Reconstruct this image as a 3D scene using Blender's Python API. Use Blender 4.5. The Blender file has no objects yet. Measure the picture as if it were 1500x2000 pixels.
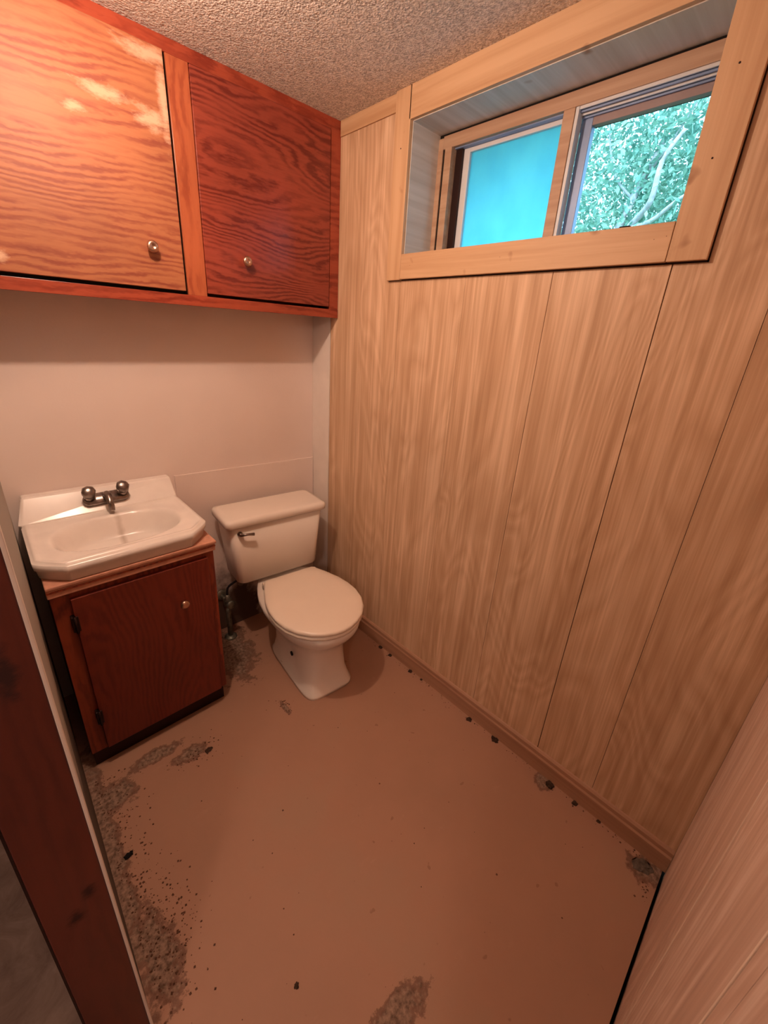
import bpy, bmesh, math, random
from mathutils import Vector, Matrix, noise as mn
random.seed(7)
S = bpy.context.scene
C = S.collection

# ------------------------------------------------------------------ camera
RM = Matrix(((0.7293216, 0.21023166, -0.65107039),
             (-0.6818034, 0.30243005, -0.66609322),
             (0.05686937, 0.92969818, 0.36390543)))
F, PX, PY = 803.224, 738.79, 966.09
cam = bpy.data.cameras.new('camera')
cam.sensor_fit = 'HORIZONTAL'; cam.sensor_width = 36
cam.lens = F * 36 / 1500
cam.shift_x = (750 - PX) / 1500
cam.shift_y = -(1000 - PY) / 1500
cam.clip_start = 0.01
co = bpy.data.objects.new('camera', cam); C.objects.link(co)
co.matrix_world = Matrix.Translation((-1.17331, -1.69961, 1.41704)) @ RM.to_4x4()
S.camera = co

# ------------------------------------------------------------------ sky, lights, exposure
W = bpy.data.worlds.new('world'); S.world = W; W.use_nodes = True
bg = W.node_tree.nodes['Background']
bg.inputs[0].default_value = (0.40, 0.74, 1.0, 1); bg.inputs[1].default_value = 4.1

def lamp(name, kind, loc, energy, color, **kw):
    l = bpy.data.lights.new(name, kind); l.energy = energy; l.color = color
    for k, v in kw.items(): setattr(l, k, v)
    o = bpy.data.objects.new(name, l); o.location = loc; C.objects.link(o); return o
lamp('ceiling_bulb', 'POINT', (-0.94, -0.735, 2.045), 16.5, (1.0, 0.70, 0.525), shadow_soft_size=0.02)
lamp('hallway_fill', 'POINT', (-2.3, -2.3, 1.95), 19, (1.0, 0.74, 0.60), shadow_soft_size=0.12)  # added unseen fill light for the hallway and, through the doorway, the room
sun = lamp('sun', 'SUN', (0, 0, 6), 2.2, (0.72, 0.95, 1.0), angle=0.01)
sun.rotation_euler = Vector((0.62, 0.25, -0.74)).to_track_quat('-Z', 'Y').to_euler()

S.view_settings.view_transform = 'Standard'; S.view_settings.look = 'None'
S.view_settings.gamma = 1; S.view_settings.exposure = 0.56; S.view_settings.use_curve_mapping = False

# ------------------------------------------------------------------ material helpers
class N:
    def __init__(s, name):
        s.m = bpy.data.materials.new(name); s.m.use_nodes = True
        s.t = s.m.node_tree; s.p = s.t.nodes['Principled BSDF']; s.out = s.t.nodes['Material Output']
    def n(s, typ, **kw):
        x = s.t.nodes.new(typ)
        for k, v in kw.items(): setattr(x, k, v)
        return x
    def set(s, sock, v):
        if isinstance(v, bpy.types.NodeSocket): s.t.links.new(v, sock)
        elif isinstance(v, (tuple, list)) and len(v) == 3 and sock.type == 'RGBA': sock.default_value = (*v, 1)
        else: sock.default_value = v
    def pos(s):                                        # world-space position (nothing here moves)
        return s.n('ShaderNodeNewGeometry').outputs['Position']
    def mapv(s, v, scale=(1, 1, 1), loc=(0, 0, 0), rot=(0, 0, 0)):
        m = s.n('ShaderNodeMapping'); s.set(m.inputs[0], v)
        m.inputs['Scale'].default_value = scale; m.inputs['Location'].default_value = loc
        m.inputs['Rotation'].default_value = rot
        return m.outputs[0]
    def noise(s, v, scale, detail=3, rough=.5, dist=0):
        x = s.n('ShaderNodeTexNoise'); s.set(x.inputs['Vector'], v)
        x.inputs['Scale'].default_value = scale; x.inputs['Detail'].default_value = detail
        x.inputs['Roughness'].default_value = rough; x.inputs['Distortion'].default_value = dist
        return x.outputs[0]
    def math(s, op, a, b=None, c=None, clamp=False):
        x = s.n('ShaderNodeMath', operation=op, use_clamp=clamp); s.set(x.inputs[0], a)
        if b is not None: s.set(x.inputs[1], b)
        if c is not None: s.set(x.inputs[2], c)
        return x.outputs[0]
    def ramp(s, f, *st):
        x = s.n('ShaderNodeValToRGB'); s.set(x.inputs[0], f); e = x.color_ramp.elements
        while len(e) < len(st): e.new(.5)
        for i, (p, c) in enumerate(st):
            e[i].position = p; e[i].color = (*c, 1) if isinstance(c, tuple) else (c, c, c, 1)
        return x.outputs[0]
    def mix(s, f, a, b, mode='MIX'):
        x = s.n('ShaderNodeMix', data_type='RGBA', blend_type=mode)
        s.set(x.inputs[0], f); s.set(x.inputs[6], a); s.set(x.inputs[7], b); return x.outputs[2]
    def bump(s, h, strength=.3, dist=.005):
        x = s.n('ShaderNodeBump'); s.set(x.inputs['Height'], h)
        x.inputs['Strength'].default_value = strength; x.inputs['Distance'].default_value = dist
        s.t.links.new(x.outputs[0], s.p.inputs['Normal'])
    def blob(s, v, c, r, warp):                         # soft ellipse mask (c centre, r radii)
        m = s.mapv(v, (1/r[0], 1/r[1], 1/r[2]), (-c[0]/r[0], -c[1]/r[1], -c[2]/r[2]))
        l = s.n('ShaderNodeVectorMath', operation='LENGTH'); s.set(l.inputs[0], m)
        d = s.math('ADD', l.outputs['Value'], warp)
        return s.math('SUBTRACT', 1.0, d, clamp=True)
    def fin(s, col, rough=.5, spec=.5, metal=0):
        s.set(s.p.inputs['Base Color'], col); s.set(s.p.inputs['Roughness'], rough)
        s.p.inputs['Specular IOR Level'].default_value = spec; s.p.inputs['Metallic'].default_value = metal
        return s.m

def plain(name, col, rough=.5, spec=.5, metal=0, var=.12, sc=9):
    k = N(name); v = k.pos(); f = k.noise(v, sc, 4)
    a = tuple(c * (1 - var) for c in col); b = tuple(min(1, c * (1 + var)) for c in col)
    return k.fin(k.ramp(f, (.3, a), (.7, b)), rough, spec, metal)

def stained(name, dark, lite, axis, lines=44, rough=.32, marks=None, mark_col=(.56, .35, .23), seed=0, wob=5.0, amt=1.0, across=2):
    """red-orange stained plywood: wavering broken lines running along `axis`"""
    k = N(name); v = k.pos()
    sc = [1.0, 1.0, 1.0]; sc[axis] = .30
    mv = k.mapv(v, tuple(sc), (seed, seed * .7, seed * .3))
    sep = k.n('ShaderNodeSeparateXYZ'); k.set(sep.inputs[0], v)
    a = k.math('MULTIPLY', sep.outputs[across], float(lines))
    a = k.math('MULTIPLY_ADD', k.noise(mv, 4.5, 1.5, .5), wob * 2.2, a)
    a = k.math('MULTIPLY_ADD', k.noise(mv, 26, 4, .65), 2.1, a)
    line = k.ramp(k.math('FRACT', a), (0, .9), (.20, .95), (.42, .10), (.70, .0), (1, .9))
    sc2 = [110, 110, 110]; sc2[axis] = 5
    fine = k.noise(k.mapv(v, tuple(sc2)), 1.6, 3, .6)
    mask = k.ramp(k.noise(mv, 13, 4, .65), (.36, 0.10), (.56, 1.0))
    w = k.math('MULTIPLY', k.math('MULTIPLY', line, mask), amt)
    w = k.math('ADD', w, k.math('MULTIPLY', k.math('SUBTRACT', fine, .48), .8), clamp=True)
    col = k.mix(w, lite, dark)
    big = k.ramp(k.noise(v, 2.6, 3), (.3, .84), (.7, 1.12))
    col = k.mix(1.0, col, big, 'MULTIPLY')
    if marks:
        wp = k.math('MULTIPLY', k.math('SUBTRACT', k.noise(k.mapv(v, (26, 26, 60)), 1, 6, .75), .5), 2.3)
        tot = None
        for c, rr in marks:
            b = k.blob(v, c, rr, wp); tot = b if tot is None else k.math('MAXIMUM', tot, b)
        tot = k.math('MULTIPLY', tot, 1.3, clamp=True)
        col = k.mix(tot, col, mark_col)
        rough = k.math('MULTIPLY_ADD', tot, .3, rough)
    k.bump(k.math('MULTIPLY', w, -1), .10, .0015)
    return k.fin(col, rough, .5)

def panelling(name, across, base=(.57, .365, .225), dark=(.42, .25, .14), lite=(.74, .52, .35)):
    """printed veneer panelling: long vertical streaks with flame figures; varies board by board"""
    k = N(name); v = k.pos()
    oi = k.n('ShaderNodeObjectInfo').outputs['Random']
    off = k.n('ShaderNodeCombineXYZ'); k.set(off.inputs[2], k.math('MULTIPLY', oi, 7.0))
    add = k.n('ShaderNodeVectorMath', operation='ADD'); k.set(add.inputs[0], v); k.set(add.inputs[1], off.outputs[0])
    v2 = add.outputs[0]
    fl = k.noise(k.mapv(v2, (1, 1, .22)), 4.2, 2.2, .5, .5)
    rings = k.math('FRACT', k.math('MULTIPLY', fl, 17.0))
    rings = k.ramp(rings, (0, 0.0), (.5, .75), (1, 0.0))
    st = k.noise(k.mapv(v2, (38, 38, .9)), 1, 4, .62)
    st2 = k.noise(k.mapv(v2, (130, 130, 2.2)), 1, 3, .6)
    f = k.math('MULTIPLY_ADD', st, .62, k.math('MULTIPLY', rings, .13))
    st3 = k.noise(k.mapv(v2, (15, 15, .6)), 1, 3, .55)
    f = k.math('MULTIPLY_ADD', st3, .42, f)
    f = k.math('ADD', f, k.math('MULTIPLY', k.math('SUBTRACT', st2, .5), .34))
    col = k.ramp(f, (.36, dark), (.56, base), (.73, lite))
    blot = k.ramp(k.noise(v, 2.5, 3), (.3, .93), (.7, 1.05))
    col = k.mix(1.0, col, blot, 'MULTIPLY')
    k.bump(st2, .08, .001)
    return k.fin(col, k.ramp(st, (.3, .42), (.7, .55)), .4)

def pine(name, axis, base=(.62, .40, .235), dark=(.47, .27, .14)):
    k = N(name); v = k.pos(); sc = [34, 34, 34]; sc[axis] = 1.3
    f = k.noise(k.mapv(v, tuple(sc)), 1, 4, .6, .4)
    kn = k.noise(k.mapv(v, (1, 1, 1)), 14, 2)
    col = k.mix(k.ramp(f, (.35, 0.0), (.72, 1.0)), base, dark)
    col = k.mix(k.ramp(kn, (.70, 0.0), (.78, .8)), col, (.30, .14, .06))
    k.bump(f, .06, .002)
    return k.fin(col, .5, .4)

M = {}
M['door_wood'] = stained('stained_plywood_horizontal', (.22, .046, .020), (.36, .125, .050), 0, 50, rough=.55, seed=.4,
    marks=[((-.66, -.19, 2.075), (.085, .3, .024)), ((-.634, -.19, 1.99), (.018, .3, .12)), ((-.67, -.19, 1.935), (.05, .3, .03)),
            ((-.785, -.19, 1.955), (.07, .3, .020)), ((-.855, -.19, 1.905), (.028, .3, .014)), ((-1.07, -.19, 1.545), (.02, .3, .02))])
M['door_wood_dark'] = stained('stained_plywood_dark', (.13, .018, .012), (.27, .050, .028), 0, 46, rough=.24, seed=3.1, wob=8)
M['frame_wood'] = stained('stained_rail', (.20, .028, .014), (.33, .060, .028), 0, 30, rough=.27, seed=1.7)
M['stile_wood'] = stained('stained_stile', (.28, .058, .024), (.40, .105, .042), 2, 30, rough=.3, seed=5.2, across=0)
M['vanity_wood'] = stained('stained_vanity_front', (.095, .011, .006), (.19, .027, .012), 2, 40, rough=.4, seed=8.3, across=0, wob=9, amt=.6)
M['vanity_frame'] = stained('stained_vanity_frame', (.14, .020, .010), (.30, .055, .020), 2, 34, rough=.4, seed=2.3, across=0)
M['jamb_wood'] = stained('stained_jamb', (.065, .012, .008), (.115, .022, .012), 2, 26, rough=.4, seed=4.4, across=0, amt=.45,
    marks=[((-1.215, -1.15, .577), (.012, .3, .022)), ((-1.238, -1.15, .54), (.016, .3, .02)), ((-1.222, -1.15, 1.02), (.014, .3, .05))], mark_col=(.03, .006, .005))
M['panel'] = panelling('oak_print_panelling', 1)
M['panel_near'] = panelling('oak_print_panelling_near', 0, (.66, .46, .36), (.52, .33, .25), (.82, .64, .54))
M['pine_h'] = pine('bare_pine_horizontal', 1)
M['pine_v'] = pine('bare_pine_upright', 2)
M['pine_dk'] = pine('window_wood', 1, (.50, .33, .22), (.36, .2, .12))
M['base'] = pine('baseboard_wood', 1, (.42, .23, .14), (.30, .15, .09))
M['cavity'] = plain('dark_cavity', (.030, .016, .010), .9, .1)
M['black'] = plain('black_gap', (.010, .007, .006), .8, .2)
M['groove_glint'] = plain('painted_groove_highlight', (.86, .70, .58), .5, .4, var=.05)  # pale colour for the painted groove highlights
M['china'] = plain('white_vitreous_china', (.80, .72, .64), .14, .5, var=.02)
M['seat'] = plain('off_white_plastic_seat', (.82, .70, .58), .28, .5, var=.02)
k = N('cultured_marble'); v = k.pos(); f = k.noise(v, 14, 4)
wp = k.math('MULTIPLY', k.math('SUBTRACT', k.noise(v, 40, 3), .5), .9)
st = k.math('MULTIPLY', k.blob(v, (-.920, -.185, .76), (.014, .085, 1), wp), .7, clamp=True)
M['marble'] = k.fin(k.mix(st, k.ramp(f, (.3, (.76, .69, .64)), (.7, (.83, .76, .70))), (.42, .33, .26)), .22, .5)
M['chrome'] = plain('tarnished_chrome', (.27, .23, .21), .28, .5, 1, var=.4, sc=60)
M['brass'] = plain('brushed_copper_knob', (.62, .40, .30), .3, .5, 1, var=.2, sc=60)
M['old_metal'] = plain('dirty_pipe_metal', (.20, .19, .15), .5, .5, .7, var=.5, sc=40)
M['rubber'] = plain('black_hose', (.012, .012, .016), .5)
M['iron'] = plain('dark_hinge', (.03, .012, .010), .45, .5, .6)
M['raw_board'] = plain('raw_board_edge', (.58, .28, .19), .6, .3, var=.15, sc=40)
M['white_trim'] = plain('painted_trim', (.74, .66, .60), .5, .4, var=.06)
M['liner'] = pine('window_liner', 0, (.66, .62, .58), (.50, .45, .40))
M['vinyl'] = plain('window_vinyl', (.62, .63, .66), .4, .5, var=.06)
M['grey_frame'] = plain('aluminium_sash', (.20, .27, .44), .4, .5, .2, var=.1)
M['rail_mauve'] = plain('weathered_rail', (.30, .22, .22), .5, .4, var=.1)
M['dirt'] = plain('dark_dirt', (.055, .032, .022), .95, .1, var=.5, sc=120)
M['grit'] = plain('dark_grit', (.13, .065, .045), .95, .1, var=.5, sc=120)
M['cement_lump'] = plain('grey_mortar_lump', (.13, .10, .08), .95, .1, var=.4, sc=90)

# painted drywall behind the sink
k = N('painted_back_wall'); v = k.pos()
f = k.noise(v, 3, 3); sp = k.noise(v, 140, 3, .6)
col = k.ramp(f, (.3, (.76, .64, .585)), (.7, (.82, .70, .64)))
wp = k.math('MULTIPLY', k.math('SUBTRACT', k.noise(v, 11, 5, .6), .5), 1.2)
low_dark = k.math('MULTIPLY', k.blob(v, (-.50, 0, .02), (.26, 1, .34), wp), 2.2, clamp=True)  # wall colour darkened low down around the toilet
col = k.mix(low_dark, col, (.085, .055, .042))
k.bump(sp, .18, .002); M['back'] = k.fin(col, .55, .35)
# left wall: grey-beige paint above, darker towards the floor
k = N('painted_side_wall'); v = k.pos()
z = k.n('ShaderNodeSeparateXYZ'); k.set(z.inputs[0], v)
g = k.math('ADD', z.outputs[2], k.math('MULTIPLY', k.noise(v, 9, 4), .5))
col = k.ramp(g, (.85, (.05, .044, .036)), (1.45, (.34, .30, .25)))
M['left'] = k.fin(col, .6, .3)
# popcorn ceiling
k = N('popcorn_ceiling'); v = k.pos()
vo = k.n('ShaderNodeTexVoronoi'); k.set(vo.inputs['Vector'], v); vo.inputs['Scale'].default_value = 170
n1 = k.noise(v, 130, 3, .6)
h = k.math('ADD', k.math('MULTIPLY', k.math('SUBTRACT', 1.0, vo.outputs[0]), .55), k.math('MULTIPLY', n1, 1.1))
col = k.ramp(n1, (.35, (.52, .46, .42)), (.62, (.88, .80, .73)))
k.bump(h, .9, .007); M['ceiling'] = k.fin(col, .9, .1)
# floor paint over concrete, worn grey along the left wall and at spots
k = N('painted_concrete_floor'); v = k.pos()
big = k.noise(v, 1.7, 5, .6)
paint = k.ramp(big, (.25, (.36, .20, .132)), (.5, (.405, .222, .148)), (.74, (.365, .238, .163)))
wp = k.math('MULTIPLY', k.math('SUBTRACT', k.noise(v, 16, 6, .72), .5), 2.6)
tot = None
for c, r in [((-1.18, -.72, 0), (.034, .45, 1)), ((-1.15, -1.02, 0), (.048, .13, 1)), ((-1.13, -.55, 0), (.06, .06, 1)),
             ((-.90, -.56, 0), (.06, .03, 1)), ((-.55, -.60, 0), (.012, .045, 1)), ((-.80, -1.47, 0), (.10, .04, 1)),
             ((-.60, -.16, 0), (.14, .22, 1)), ((-.05, -1.77, 0), (.05, .05, 1)), ((-1.0, -.49, 0), (.09, .03, 1)),
             ((-.02, -1.44, 0), (.05, .03, 1))]:
    b = k.blob(v, c, r, wp); tot = b if tot is None else k.math('MAXIMUM', tot, b)
worn = k.math('MULTIPLY', tot, 2.4, clamp=True)
spk = k.noise(v, 85, 3, .6)
bare = k.ramp(spk, (.35, (.13, .08, .055)), (.55, (.28, .18, .13)), (.75, (.40, .26, .19)))
col = k.mix(worn, paint, bare)
edge = k.math('MULTIPLY', k.math('MULTIPLY', worn, k.math('SUBTRACT', 1.0, worn)), 2.6, clamp=True)
col = k.mix(edge, col, (.15, .07, .045))
dots = k.math('MULTIPLY', k.ramp(k.noise(v, 26, 2, .5), (.715, 0.0), (.745, 1.0)), .55)
col = k.mix(dots, col, (.22, .10, .06))
pale = k.ramp(k.noise(k.mapv(v, (3, 7, 1), rot=(0, 0, .5)), 2.2, 5, .7), (.62, 0.0), (.74, .30))
col = k.mix(pale, col, (.52, .31, .22))
k.bump(k.math('MULTIPLY_ADD', worn, -1.0, k.math('MULTIPLY', spk, .35)), .25, .004)
M['floor'] = k.fin(col, k.math('MULTIPLY_ADD', worn, .25, .58), .3)
# hallway floor
k = N('bare_hallway_floor'); v = k.pos()
f = k.noise(v, 9, 6, .7, 1.2)
M['hall_floor'] = k.fin(k.ramp(f, (.3, (.24, .16, .13)), (.7, (.46, .33, .27))), .8, .2)
M['hall'] = plain('hallway_wall', (.55, .46, .40), .7, .3)
# glass, frosted pane, outside
k = N('clear_glass'); t = k.t; t.nodes.remove(k.p)
a = k.n('ShaderNodeBsdfTransparent'); a.inputs[0].default_value = (.93, .97, .97, 1); t.links.new(a.outputs[0], k.out.inputs[0]); M['glass'] = k.m
k = N('frosted_pane'); t = k.t; t.nodes.remove(k.p)
a = k.n('ShaderNodeBsdfTranslucent'); v = k.pos(); f = k.noise(k.mapv(v, (1, 1, .7)), 14, 4)
k.set(a.inputs[0], k.ramp(f, (.3, (.36, .84, .94)), (.7, (.44, .92, .98))))
g = k.n('ShaderNodeBsdfDiffuse'); g.inputs[0].default_value = (.25, .42, .5, 1)
x = k.n('ShaderNodeMixShader'); x.inputs[0].default_value = .12
t.links.new(a.outputs[0], x.inputs[1]); t.links.new(g.outputs[0], x.inputs[2]); t.links.new(x.outputs[0], k.out.inputs[0]); M['frost'] = k.m
k = N('leaf'); t = k.t
f = k.noise(k.pos(), 5, 3)
c1 = k.ramp(f, (.35, (.16, .34, .27)), (.65, (.42, .60, .46)))
k.set(k.p.inputs['Base Color'], c1); k.p.inputs['Roughness'].default_value = .35
a = k.n('ShaderNodeBsdfTranslucent'); k.set(a.inputs[0], c1)
x = k.n('ShaderNodeMixShader'); x.inputs[0].default_value = .35
t.links.new(k.p.outputs[0], x.inputs[1]); t.links.new(a.outputs[0], x.inputs[2]); t.links.new(x.outputs[0], k.out.inputs[0]); M['leaf'] = k.m
M['bark'] = plain('pale_bark', (.50, .44, .45), .8, .2, var=.3, sc=20)
M['soil'] = plain('soil_and_grass', (.12, .16, .07), .9, .1, var=.4, sc=4)

# ------------------------------------------------------------------ mesh helpers
def link(name, me, mat, parent=None, smooth=False, bevel=0, seg=2):
    o = bpy.data.objects.new(name, me); C.objects.link(o)
    if mat is not None: me.materials.append(mat)
    if parent is not None: o.parent = parent
    if smooth:
        for p in me.polygons: p.use_smooth = True
    if bevel:
        b = o.modifiers.new('bevel', 'BEVEL'); b.width = bevel; b.segments = seg; b.limit_method = 'ANGLE'; b.angle_limit = .6
    return o
def bm_obj(name, bm, mat, parent=None, smooth=False, bevel=0, seg=2):
    bmesh.ops.recalc_face_normals(bm, faces=bm.faces)
    me = bpy.data.meshes.new(name); bm.to_mesh(me); bm.free()
    return link(name, me, mat, parent, smooth, bevel, seg)
def addbox(bm, a, b):
    x0, y0, z0 = [min(p, q) for p, q in zip(a, b)]; x1, y1, z1 = [max(p, q) for p, q in zip(a, b)]
    v = [bm.verts.new(p) for p in ((x0,y0,z0),(x1,y0,z0),(x1,y1,z0),(x0,y1,z0),(x0,y0,z1),(x1,y0,z1),(x1,y1,z1),(x0,y1,z1))]
    for f in ((0,3,2,1),(4,5,6,7),(0,1,5,4),(1,2,6,5),(2,3,7,6),(3,0,4,7)): bm.faces.new([v[i] for i in f])
def box(name, a, b, mat, parent=None, bevel=0):
    bm = bmesh.new(); addbox(bm, a, b); return bm_obj(name, bm, mat, parent, bevel=bevel)
def boxes(name, lst, mat, parent=None, bevel=0):
    bm = bmesh.new()
    for a, b in lst: addbox(bm, a, b)
    return bm_obj(name, bm, mat, parent, bevel=bevel)
def empty(name, loc=(0, 0, 0), rz=0):
    o = bpy.data.objects.new(name, None); o.location = loc; o.rotation_euler = (0, 0, rz); o.empty_display_size = .05
    C.objects.link(o); return o
def root(name, label, cat, group=None, loc=(0, 0, 0), rz=0):
    o = empty(name, loc, rz); o['label'] = label; o['category'] = cat
    if group: o['group'] = group
    return o
def tag(o, label, cat, group=None):
    o['label'] = label; o['category'] = cat
    if group: o['group'] = group
    return o
def struct(o): o['kind'] = 'structure'; return o
def loft(name, rings, mat, parent=None, smooth=True, cap=True, sub=0, bevel=0):
    bm = bmesh.new(); R = [[bm.verts.new(p) for p in r] for r in rings]; n = len(rings[0])
    for a, b in zip(R, R[1:]):
        for i in range(n): bm.faces.new((a[i], a[(i+1) % n], b[(i+1) % n], b[i]))
    if cap: bm.faces.new(R[0]); bm.faces.new(R[-1])
    o = bm_obj(name, bm, mat, parent, smooth, bevel)
    if sub:
        s = o.modifiers.new('sub', 'SUBSURF'); s.levels = sub; s.render_levels = sub
    return o
def rrect(cx, cy, w, d, r, z, n=5):
    pts = []
    for qx, qy, a0 in ((1, 1, 0), (-1, 1, 90), (-1, -1, 180), (1, -1, 270)):
        for i in range(n + 1):
            a = math.radians(a0 + 90 * i / n)
            pts.append((cx + qx * (w/2 - r) + r * math.cos(a), cy + qy * (d/2 - r) + r * math.sin(a), z))
    return pts
def lathe(name, prof, mat, parent, loc, axis='z', n=16):
    """prof: list of (r, h); axis gives the direction h grows in"""
    dirs = {'z': (Vector((1,0,0)), Vector((0,1,0)), Vector((0,0,1))), '-y': (Vector((1,0,0)), Vector((0,0,1)), Vector((0,-1,0))),
            '-x': (Vector((0,1,0)), Vector((0,0,1)), Vector((-1,0,0)))}
    U, V, D = dirs[axis] if isinstance(axis, str) else axis
    L = Vector(loc)
    rings = [[tuple(L + U * (r * math.cos(2*math.pi*i/n)) + V * (r * math.sin(2*math.pi*i/n)) + D * h) for i in range(n)] for r, h in prof]
    return loft(name, rings, mat, parent)
def tube(name, pts, r, mat, parent=None, n=10):
    P = [Vector(p) for p in pts]; rings = []
    for i, p in enumerate(P):
        d = (P[min(i+1, len(P)-1)] - P[max(i-1, 0)]).normalized()
        u = d.cross(Vector((0.13, 0.2, 1)) if abs(d.z) < .9 else Vector((1, .1, 0))).normalized(); w = d.cross(u)
        rr = r[i] if isinstance(r, (list, tuple)) else r
        rings.append([tuple(p + u * rr * math.cos(2*math.pi*j/n) + w * rr * math.sin(2*math.pi*j/n)) for j in range(n)])
    return loft(name, rings, mat, parent)
def smoothpath(pts, k=6):
    out = []; P = [Vector(p) for p in pts]; P = [P[0]] + P + [P[-1]]
    for i in range(1, len(P) - 2):
        for j in range(k):
            t = j / k; a, b, c, d = P[i-1], P[i], P[i+1], P[i+2]
            out.append(.5 * ((2*b) + (c-a)*t + (2*a-5*b+4*c-d)*t*t + (3*b-a-3*c+d)*t**3))
    out.append(P[-2]); return out

# ------------------------------------------------------------------ the room shell
XL, YN, H = -1.190, -1.806, 2.134
T = .08                                              # thickness of the left partition
struct(box('floor', (XL - T, YN + .008, -.06), (.10, .12, 0), M['floor']))
struct(box('floor_crack', (XL - T, YN - .1, -.08), (.10, YN + .008, -.045), M['black']))
struct(box('floor_hallway', (-3.7, -3.6, -.06), (XL - T, .6, -.004), M['hall_floor']))
ceil = box('ceiling', (XL - .02, YN - .1, H), (.4, .12, H + .08), M['ceiling']); struct(ceil)
struct(box('ceiling_hallway', (-3.7, -3.6, H), (XL - .02, .6, H + .08), M['hall']))

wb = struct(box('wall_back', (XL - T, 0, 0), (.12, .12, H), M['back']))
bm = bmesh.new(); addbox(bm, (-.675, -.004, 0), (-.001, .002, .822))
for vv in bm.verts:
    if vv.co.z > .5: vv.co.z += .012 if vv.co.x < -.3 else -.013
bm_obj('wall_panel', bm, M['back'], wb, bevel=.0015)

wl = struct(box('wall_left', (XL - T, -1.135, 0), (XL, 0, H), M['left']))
# door jamb: red-stained board on the end of the partition, painted corner strip beside it
dj = empty('door_1'); struct(dj)
boxes('jamb', [((XL - T - .004, -1.150, 0), (XL - .0035, -1.135, 2.03))], M['jamb_wood'], dj, bevel=.002)
boxes('corner_strip', [((XL - .0035, -1.153, 0), (XL + .001, -1.128, 2.10))], M['white_trim'], dj, bevel=.001)
box('jamb_shadow', (XL - T - .0070, -1.1485, 0), (XL - T - .004, -1.138, 2.03), M['iron'], dj)  # dark strip painted as the shadow along the jamb's outer edge
boxes('lintel', [((XL - T, YN, 2.04), (XL, -1.135, H))], M['hall'], dj)

# right wall: dark cavity behind, panelling boards with open joints in front
Y0, Y1, Z0, Z1 = -.555, -1.372, 1.677, 2.048          # window opening
wr = struct(boxes('wall_right', [((.012, YN - .1, 0), (.40, Y1, H)), ((.012, Y0, 0), (.40, .12, H)),
                                 ((.012, Y1, 0), (.40, Y0, Z0 - .006)), ((.012, Y1, Z1 + .004), (.40, Y0, H))], M['cavity']))
seams = [(-.138, .0), (-.33, .0004), (-.546, .0005), (-.83, .0003), (-1.111, .0007), (-1.384, .0012), (-1.572, .0005), (-1.806, 0)]
for (ya, ga), (yb, gb) in zip(seams, seams[1:]):
    segs = [(0.0, Z0 - .03)] if (yb < Y0 and ya > Y1 + .001 and ya < Y0 + .02) else [(0.0, H)]
    bm = bmesh.new()
    for za, zb in segs: addbox(bm, (0, ya - ga, za), (.012, yb + gb, zb))
    bm_obj('panel_board', bm, M['panel'], wr, bevel=.0006)
box('corner_board', (.001, -.132, 0), (.012, 0, 2.12), M['white_trim'], wr, bevel=.001)
box('top_strip', (-.006, -.482, 2.086), (0, -.19, H), M['pine_h'], wr, bevel=.001)

# near wall (right edge of the picture): panelling, standing clear of the floor
wn = struct(box('wall_near', (XL - T, YN - .10, -.045), (.012, YN - .012, H), M['black']))
xs = [-.0, -.20, -.405, -.61, -.815, -1.02, XL - T]
for i, (xa, xb) in enumerate(zip(xs, xs[1:])):
    g = .0006 if i not in (1,) else .0010
    box('panel_board', (xa - g, YN - .012, -.03), (xb + g, YN, H), M['panel_near'], wn, bevel=.0006)

for x, w in ((-.782, .0022), (-.508, .0014)):
    box('groove_highlight', (x - w, YN - .001, -.03), (x + w, YN + .0012, H), M['groove_glint'], wn, .0006)  # pale strips painted as highlights on the panelling grooves
# baseboard along the panelled wall
bm = bmesh.new()
prof = [(0, 0), (-.013, 0), (-.013, .058), (-.009, .064), (-.009, .078), (-.004, .084), (0, .086)]
ends = []
for y in (-.14, YN + .001):
    ends.append([bm.verts.new((x, y, z)) for x, z in prof])
for i in range(len(prof)):
    j = (i + 1) % len(prof); bm.faces.new((ends[0][i], ends[0][j], ends[1][j], ends[1][i]))
bm.faces.new(ends[0]); bm.faces.new(ends[1])
struct(bm_obj('baseboard_right', bm, M['base']))

# hallway behind the camera
struct(box('wall_hallway_left', (-3.8, -3.6, 0), (-3.7, .6, H), M['hall']))
struct(box('wall_hallway_far', (-3.8, .6, 0), (XL - T, .7, H), M['hall']))
struct(box('wall_hallway_near', (-3.8, -3.7, 0), (XL - T, -3.6, H), M['hall']))
struct(boxes('wall_hallway_right', [((XL - T - .004, -3.6, 0), (XL - T + .02, YN - .1, H)), ((XL - T - .004, .12, 0), (XL - T + .02, .6, H))], M['hall']))

# ------------------------------------------------------------------ window
w1 = empty('window_1'); struct(w1)
e = -.014
box('casing_header', (e, -1.372, Z1), (0, -.548, H), M['pine_h'], w1, .0012)
box('casing_side', (e, Y0 + .001, 1.598), (0, -.486, H), M['pine_v'], w1, .0012)
box('casing_side', (e, -1.447, 1.600), (0, Y1, H), M['pine_v'], w1, .0012)
box('casing_sill', (e - .001, Y1 + .001, 1.600), (0, Y0 - .0005, Z0), M['pine_h'], w1, .0012)
D = .30
boxes('casing_shadow_gap', [((-.003, Y0 + .066, 1.5965), (.0005, -1.4495, 1.602)), ((-.003, -1.4495, 1.5965), (.0005, -1.4465, H))], M['cavity'], w1)  # dark strips standing for the shadow gap below and beside the casing
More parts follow.
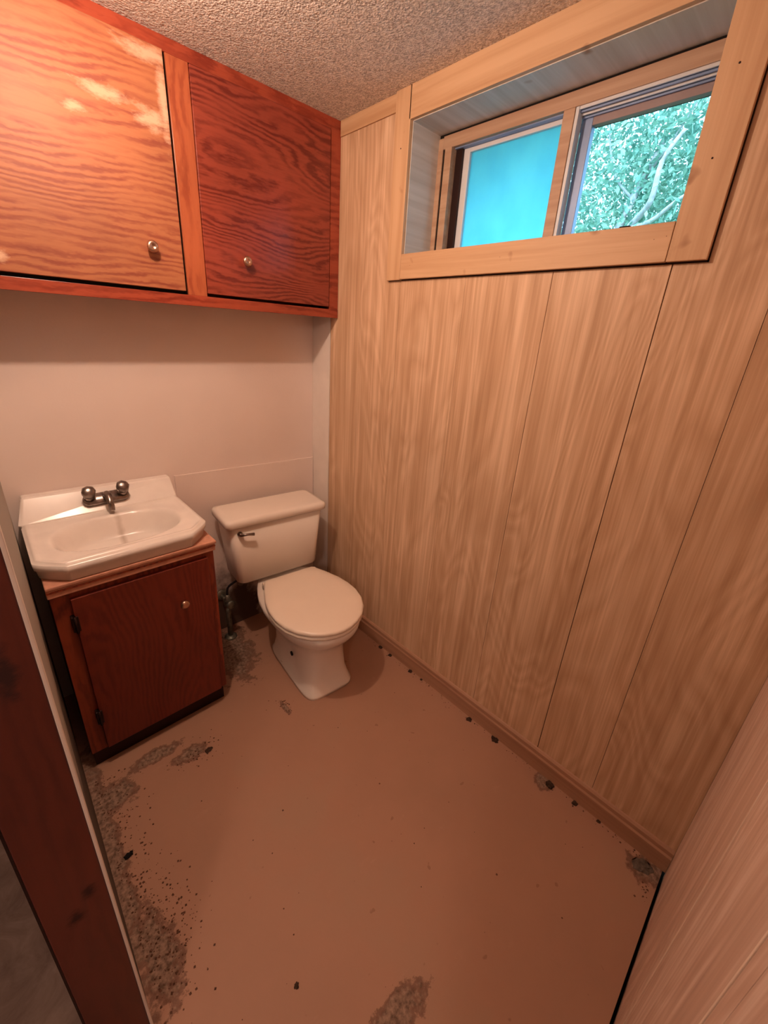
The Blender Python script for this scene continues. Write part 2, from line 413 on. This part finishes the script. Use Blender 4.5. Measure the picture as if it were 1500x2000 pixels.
# liners of the deep recess
box('liner_left', (-.001, Y0 - .002, Z0), (D, Y0 + .0005, Z1), M['liner'], w1)
box('liner_right', (-.001, Y1 - .0005, Z0), (D, Y1 + .002, Z1), M['liner'], w1)
box('liner_top', (-.001, Y1, Z1 - .002), (D, Y0, Z1 + .003), M['liner'], w1)
box('liner_sill', (-.001, Y1, Z0 - .005), (D, Y0, Z0 + .001), M['liner'], w1)
XW = .130
# wooden frame of the unit
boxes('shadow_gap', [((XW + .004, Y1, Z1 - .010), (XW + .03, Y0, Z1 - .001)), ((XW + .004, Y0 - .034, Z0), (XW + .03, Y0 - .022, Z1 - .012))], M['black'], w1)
box('frame_head', (XW, Y1, 2.004), (XW + .10, -.576, 2.040), M['pine_dk'], w1, .001)
box('frame_jamb', (XW, -.576, Z0), (XW + .02, Y0, Z1 - .012), M['pine_dk'], w1, .001)
box('frame_jamb', (XW - .006, -.618, Z0), (XW + .06, -.590, 2.004), M['pine_dk'], w1, .001)
box('frame_jamb', (XW, Y1, Z0), (XW + .06, Y1 + .02, 2.004), M['pine_dk'], w1, .001)
box('frame_sill', (XW, Y1, Z0), (XW + .10, Y0, Z0 + .018), M['vinyl'], w1, .001)
# upper slide tracks over the right-hand opening
for i in range(4):
    box('slide_track', (XW + .004 + i * .008, -1.352, 1.997 - i * .0045), (XW + .0085 + i * .008, -1.032, 2.006), M['vinyl' if i % 2 == 0 else 'grey_frame'], w1, .0005)
box('track_bed', (XW + .012, -1.352, 2.000), (XW + .09, -.618, 2.005), M['grey_frame'], w1)
# left sash (frosted), nearer the room
sl = boxes('sash', [((XW + .030, -.668, 1.695), (XW + .052, -.644, 2.000)), ((XW + .030, -1.000, 1.695), (XW + .052, -.980, 2.000)),
                    ((XW + .030, -.980, 1.695), (XW + .052, -.668, 1.708)), ((XW + .030, -.980, 1.988), (XW + .052, -.668, 2.000))], M['vinyl'], w1, .001)
box('pane', (XW + .040, -.980, 1.706), (XW + .044, -.668, 1.990), M['frost'], sl)
box('weather_strip', (XW + .02, -.644, 1.695), (XW + .05, -.618, 2.004), M['iron'], w1)
# meeting mullion
box('mullion', (XW, -1.022, Z0 + .018), (XW + .028, -.990, 2.004), M['pine_dk'], w1, .0015)
box('mullion_strip', (XW + .002, -1.032, Z0 + .018), (XW + .030, -1.023, 2.004), M['vinyl'], w1, .001)
# right sash with clear glass
sr = boxes('sash', [((XW + .034, -1.060, 1.695), (XW + .054, -1.030, 1.986)), ((XW + .034, -1.352, 1.695), (XW + .054, -1.322, 1.986)),
                    ((XW + .030, -1.322, 1.695), (XW + .052, -1.060, 1.708)), ], M['grey_frame'], w1, .001)
box('top_rail', (XW + .034, -1.322, 1.966), (XW + .054, -1.060, 1.986), M['rail_mauve'], sr, .001)
box('pane', (XW + .040, -1.322, 1.706), (XW + .043, -1.060, 1.968), M['glass'], sr)
box('latch', (XW + .014, -1.224, 1.694), (XW + .034, -1.196, 1.716), M['black'], w1, .003)
# nail heads in the casing
for y, z in ((-1.405, 1.925), (-1.405, 1.78), (-1.338, 1.646), (-1.361, 1.650), (-.60, 1.64), (-.52, 1.98), (-.95, 1.64)):
    lathe('nail_head', [(.0019, 0), (.0019, .0006), (.001, .001)], M['iron'], w1, (e, y, z), '-x', 8)

# ------------------------------------------------------------------ upper cabinet
UC = root('wall_cabinet', 'long red-orange stained plywood wall cabinet with two doors, hung under the popcorn ceiling', 'cabinet')
boxes('cabinet_box', [((XL, -.174, 1.474), (-.001, 0, 1.488)), ((XL, -.174, 1.488), (XL + .015, 0, H)), ((-.016, -.174, 1.488), (-.001, 0, H)),
                      ((XL + .015, -.01, 1.488), (-.016, 0, H))], M['frame_wood'], UC)
box('top_rail', (XL, -.187, 2.100), (-.0465, -.170, H), M['frame_wood'], UC, .001)
box('bottom_rail', (XL, -.189, 1.468), (-.002, -.170, 1.500), M['frame_wood'], UC, .001)
box('stile', (-.614, -.187, 1.500), (-.552, -.170, 2.100), M['stile_wood'], UC, .001)
box('stile', (-.0465, -.187, 1.500), (-.001, -.170, H), M['frame_wood'], UC, .001)
for xa, xb, dy, key, kn, kz in ((-1.186, -.6245, .0125, 'door_wood', -.716, 1.618), (-.5505, -.050, .004, 'door_wood_dark', -.413, 1.622)):
    d = box('door', (xa, -.187 - dy, 1.5095), (xb, -.172, 2.0985), M[key], UC, .0015)
    lathe('knob', [(.006, 0), (.006, .010), (.014, .016), (.0165, .022), (.014, .027), (.007, .029), (.005, .026)], M['brass'], d, (kn, -.187 - dy, kz), '-y', 18)
d['label'] = 'darker glossy right door'
boxes('frame_gap', [((-.624, -.180, 1.500), (-.6135, -.171, 2.100)), ((XL, -.180, 1.500), (-.62, -.171, 1.5095))], M['black'], UC)

# ------------------------------------------------------------------ vanity cabinet
VC = root('vanity_cabinet', 'dark red stained vanity cabinet under the white sink', 'cabinet')
VX0, VX1, VY = -1.158, -.700, -.409
boxes('cabinet_box', [((VX0, VY + .018, .068), (VX0 + .015, -.004, .700)), ((VX1 - .015, VY + .018, .068), (VX1, -.006, .700)),
                      ((VX0, VY + .018, .068), (VX1, -.004, .083))], M['vanity_frame'], VC)
box('toe_kick', (VX0 + .004, VY + .014, 0), (VX1 - .010, -.03, .068), M['iron'], VC)
box('stile', (VX0, VY, .068), (VX0 + .052, VY + .018, .690), M['vanity_frame'], VC, .001)
box('stile', (VX1 - .034, VY, .068), (VX1, VY + .018, .690), M['vanity_frame'], VC, .001)
box('rail', (VX0 + .052, VY, .660), (VX1 - .034, VY + .018, .690), M['vanity_frame'], VC, .001)
box('rail', (VX0 + .052, VY, .068), (VX1 - .034, VY + .018, .10), M['vanity_frame'], VC, .001)
vd = box('door', (VX0 + .044, VY - .016, .078), (VX1 - .026, VY - .001, .668), M['vanity_wood'], VC, .002)
lathe('knob', [(.006, 0), (.006, .009), (.013, .014), (.0155, .020), (.012, .025), (.005, .026)], M['brass'], vd, (-.823, VY - .016, .530), '-y', 18)
for z in (.585, .218):
    h = boxes('hinge', [((VX0 + .034, VY - .019, z - .026), (VX0 + .052, VY - .0005, z + .026))], M['iron'], VC, .002)
    lathe('hinge_pin', [(.004, 0), (.004, .056)], M['iron'], h, (VX0 + .043, VY - .021, z - .028), 'z', 8)
boxes('top_board', [((VX0 - .004, VY - .018, .690), (VX1 + .002, VY + .004, .716)), ((VX1 - .012, VY + .004, .700), (VX1 + .002, -.01, .716))], M['raw_board'], VC, .002)
box('top_lip', (VX0 - .004, VY - .020, .706), (VX1 + .002, VY - .012, .711), M['vanity_frame'], VC)
boxes('batten', [((VX0 - .004, VY - .022, .7162), (VX1 + .006, -.372, .727)), ((VX0 - .004, -.372, .7162), (-1.118, -.02, .727)), ((-.758, -.372, .7162), (VX1 + .006, -.02, .727))], M['raw_board'], VC, .003)

# ------------------------------------------------------------------ sink (moulded top: deck, basin, raised back)
SK = root('sink', 'white moulded sink top with oval basin, clipped corners and raised back, on the vanity', 'sink')
SX0, SX1, SYF, ZT = -1.172, -.703, -.434, .790
CL = .066
def outline(x0, x1, yf, yb, cl, z):
    return [(x0, yb, z), (x0, yf + cl, z), (x0 + cl * .25, yf + cl * .45, z), (x0 + cl, yf, z), (x1 - cl, yf, z), (x1 - cl * .25, yf + cl * .45, z), (x1, yf + cl, z), (x1, yb, z)]
NX, NY = 72, 56
BC = (-.9375, -.268); BR = (.176, .118)
def clipx(y):                                          # side inset at clipped corners
    t = y - SYF
    if t >= CL: return 0.0
    return CL * (1 - t / CL) ** 1.25
bm = bmesh.new(); G = []
for j in range(NY + 1):
    y = SYF + (-.098 - SYF) * j / NY; row = []
    ins = clipx(y)
    for i in range(NX + 1):
        x = SX0 + ins + (SX1 - SX0 - 2 * ins) * i / NX
        q = (abs((x - BC[0]) / BR[0]) ** 2.4 + abs((y - BC[1]) / BR[1]) ** 2.4) ** (1 / 2.4)
        z = ZT - .006
        # raised rim
        ed = min(x - SX0 - ins, SX1 - ins - x, y - SYF)
        z += .006 * max(0, 1 - abs(ed - .012) / .016)
        if ed < .006: z -= .006 * (1 - ed / .006)
        if q < 1.06:
            t = max(0, min(1, (1.06 - q) / .30)); t = t * t * (3 - 2 * t)
            z -= .066 * t + .050 * max(0, 1 - q) ** 1.2
        row.append(bm.verts.new((x, y, z)))
    G.append(row)
for j in range(NY):
    for i in range(NX): bm.faces.new((G[j][i], G[j][i+1], G[j+1][i+1], G[j+1][i]))
# apron: step down from the rim, slightly tucked under
def ring_pts(): return [G[j][0] for j in range(NY, 0, -1)] + [G[0][i] for i in range(NX + 1)] + [G[j][NX] for j in range(1, NY + 1)]
base = ring_pts(); prev = base
for off, dz in ((.0015, -.008), (.0, -.030), (-.004, -.034), (-.007, -.058), (-.012, -.0605)):
    cur = []
    for vtx in base:
        dx = vtx.co.x - BC[0]; fx = 1 + off / .235; fy = off
        y = vtx.co.y - fy * max(0, min(1, (-.10 - vtx.co.y) / .30))
        cur.append(bm.verts.new((BC[0] + dx * fx, y, ZT - .002 + dz)))
    for a, b, c, d2 in zip(prev, prev[1:], cur[1:], cur): bm.faces.new((a, b, c, d2))
    prev = cur
bm_obj('basin', bm, M['marble'], SK, smooth=True)
# raised back: slopes from deck up to a narrow ledge
bm = bmesh.new()
pr = [(-.100, ZT - .062), (-.100, ZT - .006), (-.096, ZT - .001), (-.046, ZT + .060), (-.038, ZT + .064), (-.004, ZT + .064), (-.004, ZT - .062)]
L_ = [bm.verts.new((SX0 + (0 if z < ZT + .03 else .018), y, z + (0.006 if z > ZT + .03 else 0))) for y, z in pr]
R_ = [bm.verts.new((SX1 + (0 if z < ZT + .03 else .004) - (0 if z < ZT + .03 else .004), y, z - (.006 if z > ZT + .03 else 0))) for y, z in pr]
for i in range(len(pr)):
    j = (i + 1) % len(pr); bm.faces.new((L_[i], L_[j], R_[j], R_[i]))
bm.faces.new(L_); bm.faces.new(R_)
bm_obj('raised_back', bm, M['marble'], SK, bevel=.006, seg=3)
lathe('drain', [(.020, 0), (.020, .002), (.015, .0025), (.012, .001)], M['chrome'], SK, (BC[0] + .01, BC[1] + .01, ZT - .122), 'z', 20)
# faucet on the sloping back
tl = math.atan2(.061, .050)                           # slope of the face
U = Vector((1, 0, -.0)); V = Vector((0, math.cos(tl), math.sin(tl))); Nn = Vector((0, -math.sin(tl), math.cos(tl)))
FC = Vector((-.929, -.072, ZT + .030))
def fl(a, b, c): return tuple(FC + U * a + V * b + Nn * c)
rr = []
for c_, s_ in ((-.002, 1), (.010, 1), (.014, .92)):
    rr.append([fl(p[0], p[1], c_) for p in rrect(0, 0, .140 * s_, .042 * s_, .018 * s_, 0)])
fa = loft('faucet', rr, M['chrome'], SK)
for sx in (-1, 1):
    st = lathe('faucet_handle', [(.016, 0), (.013, .012), (.011, .020), (.020, .026), (.021, .040), (.014, .046), (.004, .047)], M['chrome'], fa,
               fl(sx * .051, .004, .012), (U, V, (Nn * .75 + Vector((0, 0, .45))).normalized()), 8)
sp = smoothpath([fl(0, 0, .010), fl(0, .004, .028), fl(0, -.006, .044), fl(0, -.038, .050), fl(0, -.062, .040)], 5)
tube('spout', sp, [.013 - .004 * i / len(sp) for i in range(len(sp))], M['chrome'], fa, 12)

# ------------------------------------------------------------------ toilet
TA = -.10
TO = root('toilet', 'off-white two-piece toilet with closed round lid, between vanity and panelled wall', 'toilet', loc=(-.3405, -.1646, 0), rz=TA)
def egg(vf, vb, hw, z, n=2.2, u0=.022, cnt=44, backw=.72):
    pts = []; cv = (vf + vb) / 2 - .02 * (vb - vf); 
    for i in range(cnt):
        a = 2 * math.pi * i / cnt; c, s = math.cos(a), math.sin(a)
        x = abs(c) ** (2 / n) * (1 if c >= 0 else -1); y = abs(s) ** (2 / n) * (1 if s >= 0 else -1)
        if y > 0: yy = cv + y * (vb - cv); x *= 1 - (1 - backw) * y ** 1.6
        else: yy = cv + y * (cv - vf)
        pts.append((u0 + x * hw, yy, z))
    return pts
rings = [egg(-.502, -.10, .114, 0, 6, .032, backw=1), egg(-.502, -.10, .114, .016, 6, .032, backw=1), egg(-.496, -.105, .108, .022, 6, .032, backw=1),
         egg(-.484, -.11, .099, .085, 4.5, .030, backw=1), egg(-.482, -.10, .099, .150, 3.8, .028, backw=1), egg(-.490, -.08, .108, .205, 2.9, .025, backw=.95),
         egg(-.512, -.04, .130, .250, 2.5, backw=.9), egg(-.548, .02, .158, .285, 2.4, backw=.62), egg(-.570, .06, .174, .315, 2.35, backw=.56),
         egg(-.575, .07, .180, .330, 2.35, backw=.54), egg(-.576, .07, .181, .344, 2.35, backw=.54), egg(-.568, .07, .176, .351, 2.35, backw=.54), egg(-.54, .05, .150, .352, 2.3, backw=.54)]
bowl = loft('bowl', rings, M['china'], TO)
LW = [(-.128, .112), (-.133, .120), (-.20, .150), (-.27, .175), (-.33, .186), (-.39, .187), (-.45, .174), (-.50, .149), (-.54, .113), (-.566, .072), (-.580, .034), (-.584, .0)]
def lidring(s, z, vb=-.128):
    pts = [(.022 + w, v) for v, w in LW] + [(.022 - w, v) for v, w in LW[-2::-1]]
    return [(.022 + (x - .022) * s, min(-.36 + (v + .36) * s, vb), z) for x, v in pts]
loft('seat', [lidring(.95, .352), lidring(.985, .354), lidring(.992, .360), lidring(.985, .367), lidring(.95, .370)], M['seat'], TO)
loft('lid', [lidring(.95, .3715), lidring(.992, .3725), lidring(1.0, .378), lidring(1.0, .383), lidring(.99, .387), lidring(.96, .390), lidring(.80, .391), lidring(.4, .392)], M['seat'], TO)
for sx in (-1, 1):
    loft('hinge', [rrect(.022 + sx * .118, -.140, .026, .024, .008, .358), rrect(.022 + sx * .118, -.140, .026, .024, .008, .380), rrect(.022 + sx * .118, -.140, .018, .016, .006, .384)], M['seat'], TO)
tk = loft('tank', [rrect(0, .002, .355, .150, .03, .366), rrect(0, 0, .381, .172, .03, .380), rrect(0, 0, .400, .178, .028, .50), rrect(0, 0, .428, .186, .026, .652)], M['china'], TO)
loft('tank_lid', [rrect(0, 0, .446, .196, .024, .649), rrect(0, 0, .460, .206, .024, .653), rrect(0, 0, .462, .208, .024, .672), rrect(0, 0, .452, .198, .022, .682), rrect(0, 0, .42, .17, .02, .6845)], M['china'], TO)
lv = lathe('flush_lever', [(.011, 0), (.011, .006), (.007, .012), (.007, .016)], M['chrome'], TO, (-.175, -.093, .622), '-y', 14)
tube('lever_arm', [(-.178, -.108, .622), (-.150, -.112, .621), (-.122, -.113, .616)], [.006, .0055, .0065], M['chrome'], lv, 8)
for u_, v_ in ((-.066, -.24), (.130, -.24)):
    lathe('bolt_cap', [(.014, 0), (.013, .008), (.006, .014)], M['china'], TO, (u_, v_, .018), 'z', 12)
lathe('bolt_hole', [(.010, 0), (.010, .004), (.006, .005)], M['black'], TO, (-.076, -.345, .145), (Vector((0, 1, 0)), Vector((0, 0, 1)), Vector((-1, 0, 0))), 12)
lathe('screw_head', [(.005, 0), (.005, .003), (.003, .004)], M['iron'], TO, (.030, -.481, .175), '-y', 10)

# water supply behind the toilet
WS = root('shutoff_valve', 'grimy shut-off valve and black supply hose low on the back wall beside the toilet tank', 'valve')
lathe('wall_flange', [(.028, 0), (.026, .006), (.012, .010)], M['old_metal'], WS, (-.535, -.004, .20), '-y', 16)
lathe('pipe_stub', [(.010, 0), (.010, .06)], M['old_metal'], WS, (-.535, -.010, .20), '-y', 12)
vb = lathe('valve_body', [(.016, 0), (.018, .01), (.018, .034), (.012, .042), (.009, .060)], M['old_metal'], WS, (-.535, -.078, .182), 'z', 14)
lathe('valve_handle', [(.006, 0), (.007, .018), (.020, .020), (.021, .028), (.014, .032)], M['old_metal'], WS, (-.535, -.088, .205), '-y', 12)
tube('supply_hose', smoothpath([(-.535, -.078, .235), (-.530, -.082, .28), (-.505, -.10, .31), (-.478, -.12, .335), (-.470, -.125, .372)], 5), .0055, M['rubber'], WS, 8)
tube('riser_pipe', [(-.535, -.078, 0), (-.535, -.078, .09), (-.535, -.078, .18)], .012, M['old_metal'], WS, 12)
lathe('floor_flange', [(.030, 0), (.028, .006), (.014, .012)], M['old_metal'], WS, (-.535, -.078, .0), 'z', 16)

# ------------------------------------------------------------------ dirt on the floor
lbl = [("small dark dirt clump at the baseboard nearest the toilet", -.018, -.600, .010), ("dark crumb at the baseboard, second from the toilet", -.022, -.668, .009),
       ("dark crumb at the baseboard, third from the toilet", -.020, -.797, .010), ("tiny crumb at the baseboard just past the third crumb from the toilet", -.018, -.862, .006),
       ("round dark clump midway along the baseboard", -.024, -1.123, .011), ("wide dark clump at the baseboard, just past its middle", -.022, -1.241, .014),
       ("branching dark clump at the baseboard below the long panel seam", -.026, -1.460, .013), ("small dark clump at the baseboard towards the near corner", -.020, -1.545, .009),
       ("tiny crumb at the baseboard last before the grey corner lump", -.018, -1.62, .006)]
def lump(name, x, y, r, mat, seed, flat=.45, el=1.0, rz=0):
    bm = bmesh.new(); bmesh.ops.create_icosphere(bm, subdivisions=3, radius=1)
    for vv in bm.verts:
        q = vv.co.copy(); f = 1 + .55 * (mn.noise(q * 1.6 + Vector((seed * 3.1, 0, 0)))) + .25 * mn.noise(q * 4 + Vector((0, seed, 0)))
        q = q * f * r; q.x *= el; q.z = max(q.z * flat, 0) ; vv.co = q
    o = bm_obj(name, bm, mat); o.location = (x, y, 0); o.rotation_euler = (0, 0, rz); return o
for i, (l, x, y, r) in enumerate(lbl):
    tag(lump('dirt_clump', x, y, r, M['dirt'], i, .4, 1.0 if i != 5 else .8, 0), l, 'dirt', 'dirt clumps along the baseboard')
tag(lump('mortar_lump', -.045, -1.755, .026, M['cement_lump'], 21, .25, .7, .5), 'flat grey-brown mortar lump in the near right corner of the floor', 'debris')
tag(lump('paint_flake', -.850, -.585, .009, M['dirt'], 31, .2, 1.5, .4), 'dark brown flake on the floor in front of the vanity', 'debris')
tag(lump('black_pebble', -1.145, -.749, .008, M['black'], 35, .5, 1.4, .3), 'small black pebble on the worn floor strip beside the left wall', 'debris')
tag(lump('floor_chip', -.930, -1.28, .005, M['dirt'], 41, .4, 1.2, 1), 'tiny dark chip alone on the open floor near the bottom of the picture', 'debris')
# loose grit: far too many specks to count
bm = bmesh.new()
def speck(x, y, r):
    a = random.random() * 6; vs = [bm.verts.new((x + r * math.cos(a + t * 1.57), y + r * (.7 + .5 * random.random()) * math.sin(a + t * 1.57), .0004)) for t in range(4)]
    top = bm.verts.new((x, y, r * .7))
    for i in range(4): bm.faces.new((vs[i], vs[(i+1) % 4], top))
for _ in range(900):
    z = random.random()
    if z < .45: x, y = -1.175 + abs(random.gauss(0, .045)), random.uniform(-1.14, -.45)
    elif z < .62: x, y = random.gauss(-1.10, .035), random.gauss(-.97, .08)
    elif z < .72: x, y = random.gauss(-.89, .05), random.gauss(-.565, .025)
    elif z < .86: x, y = -.016 - abs(random.gauss(0, .012)), random.uniform(-1.78, -.5)
    elif z < .90: x, y = random.gauss(-.55, .012), random.gauss(-.60, .03)
    elif z < .93: x, y = random.gauss(-.10, .02), random.gauss(-1.785, .012)
    else: x, y = random.uniform(-1.1, -.1), random.uniform(-1.7, -.5)
    if x < XL + .004 or y < YN + .02: continue
    speck(x, y, random.choice((.0010, .0014, .0018, .0024, .0034)))
g = bm_obj('floor_grit', bm, M['grit']); g['kind'] = 'stuff'
tag(g, 'scattered dark grit on the pink-tan painted floor, thickest along the left wall', 'grit')

# ------------------------------------------------------------------ outside
gr = struct(box('ground_outside', (.40, -8, 1.2), (14, 12, 1.50), M['soil']))
TR = root('tree', 'pale-branched tree with small blue-green leaves outside the clear right-hand window pane', 'tree', loc=(4.2, -.2, 1.5))
def tr(p): return (p[0] - 4.2, p[1] + .2, p[2] - 1.5)
trk = tube('trunk', [tr(p) for p in smoothpath([(4.4, .95, 1.5), (4.3, .7, 2.0), (4.1, .38, 2.40), (4.3, .32, 2.9), (5.0, .4, 3.6), (5.2, .4, 4.4)], 5)],
           [.06 - .0015 * i for i in range(26)], M['bark'], TR, 10)
for pts, r in (([(4.1, .38, 2.40), (3.9, .10, 2.60), (3.75, -.05, 2.72), (3.7, -.08, 3.0), (3.7, -.2, 3.2)], .036), ([(3.95, .18, 2.54), (3.8, -.08, 2.56), (3.7, -.3, 2.68), (3.6, -.6, 2.8)], .026),
               ([(4.3, .32, 2.9), (4.2, .5, 3.1), (4.1, .6, 3.4), (4.0, .7, 3.9)], .014), ([(4.5, .34, 3.1), (4.3, .1, 3.3), (4.2, -.1, 3.6)], .014)):
    q = smoothpath(pts, 5); tube('branch', [tr(p) for p in q], [r * (1 - .6 * i / len(q)) for i in range(len(q))], M['bark'], TR, 8)
vs, fs = [], []
def leaf(c, s):
    d = Vector((random.gauss(0, 1), random.gauss(0, 1), random.gauss(0, 1))).normalized()
    u = d.orthogonal().normalized(); w = d.cross(u)
    a = random.random() * 6.28; u, w = u * math.cos(a) + w * math.sin(a), w * math.cos(a) - u * math.sin(a)
    i = len(vs)
    for p in (-u * s, w * s * .45 + d * s * .1, u * s, -w * s * .45 + d * s * .1): vs.append(tuple(Vector(tr(c)) + p))
    fs.append((i, i+1, i+2, i+3))
clus = []
for _ in range(150):
    x = random.uniform(3.9, 6.2); y = random.uniform(-1.6, 2.6); z = random.uniform(2.0, 5.2)
    clus.append((x, y, z, random.uniform(.18, .42)))
for _ in range(60000):
    x, y, z, r = random.choice(clus)
    leaf((x + random.gauss(0, r), y + random.gauss(0, r), z + random.gauss(0, r)), random.uniform(.024, .048))
me = bpy.data.meshes.new('foliage'); me.from_pydata(vs, [], fs)
fo = link('foliage', me, M['leaf'], TR); fo['kind'] = 'stuff'
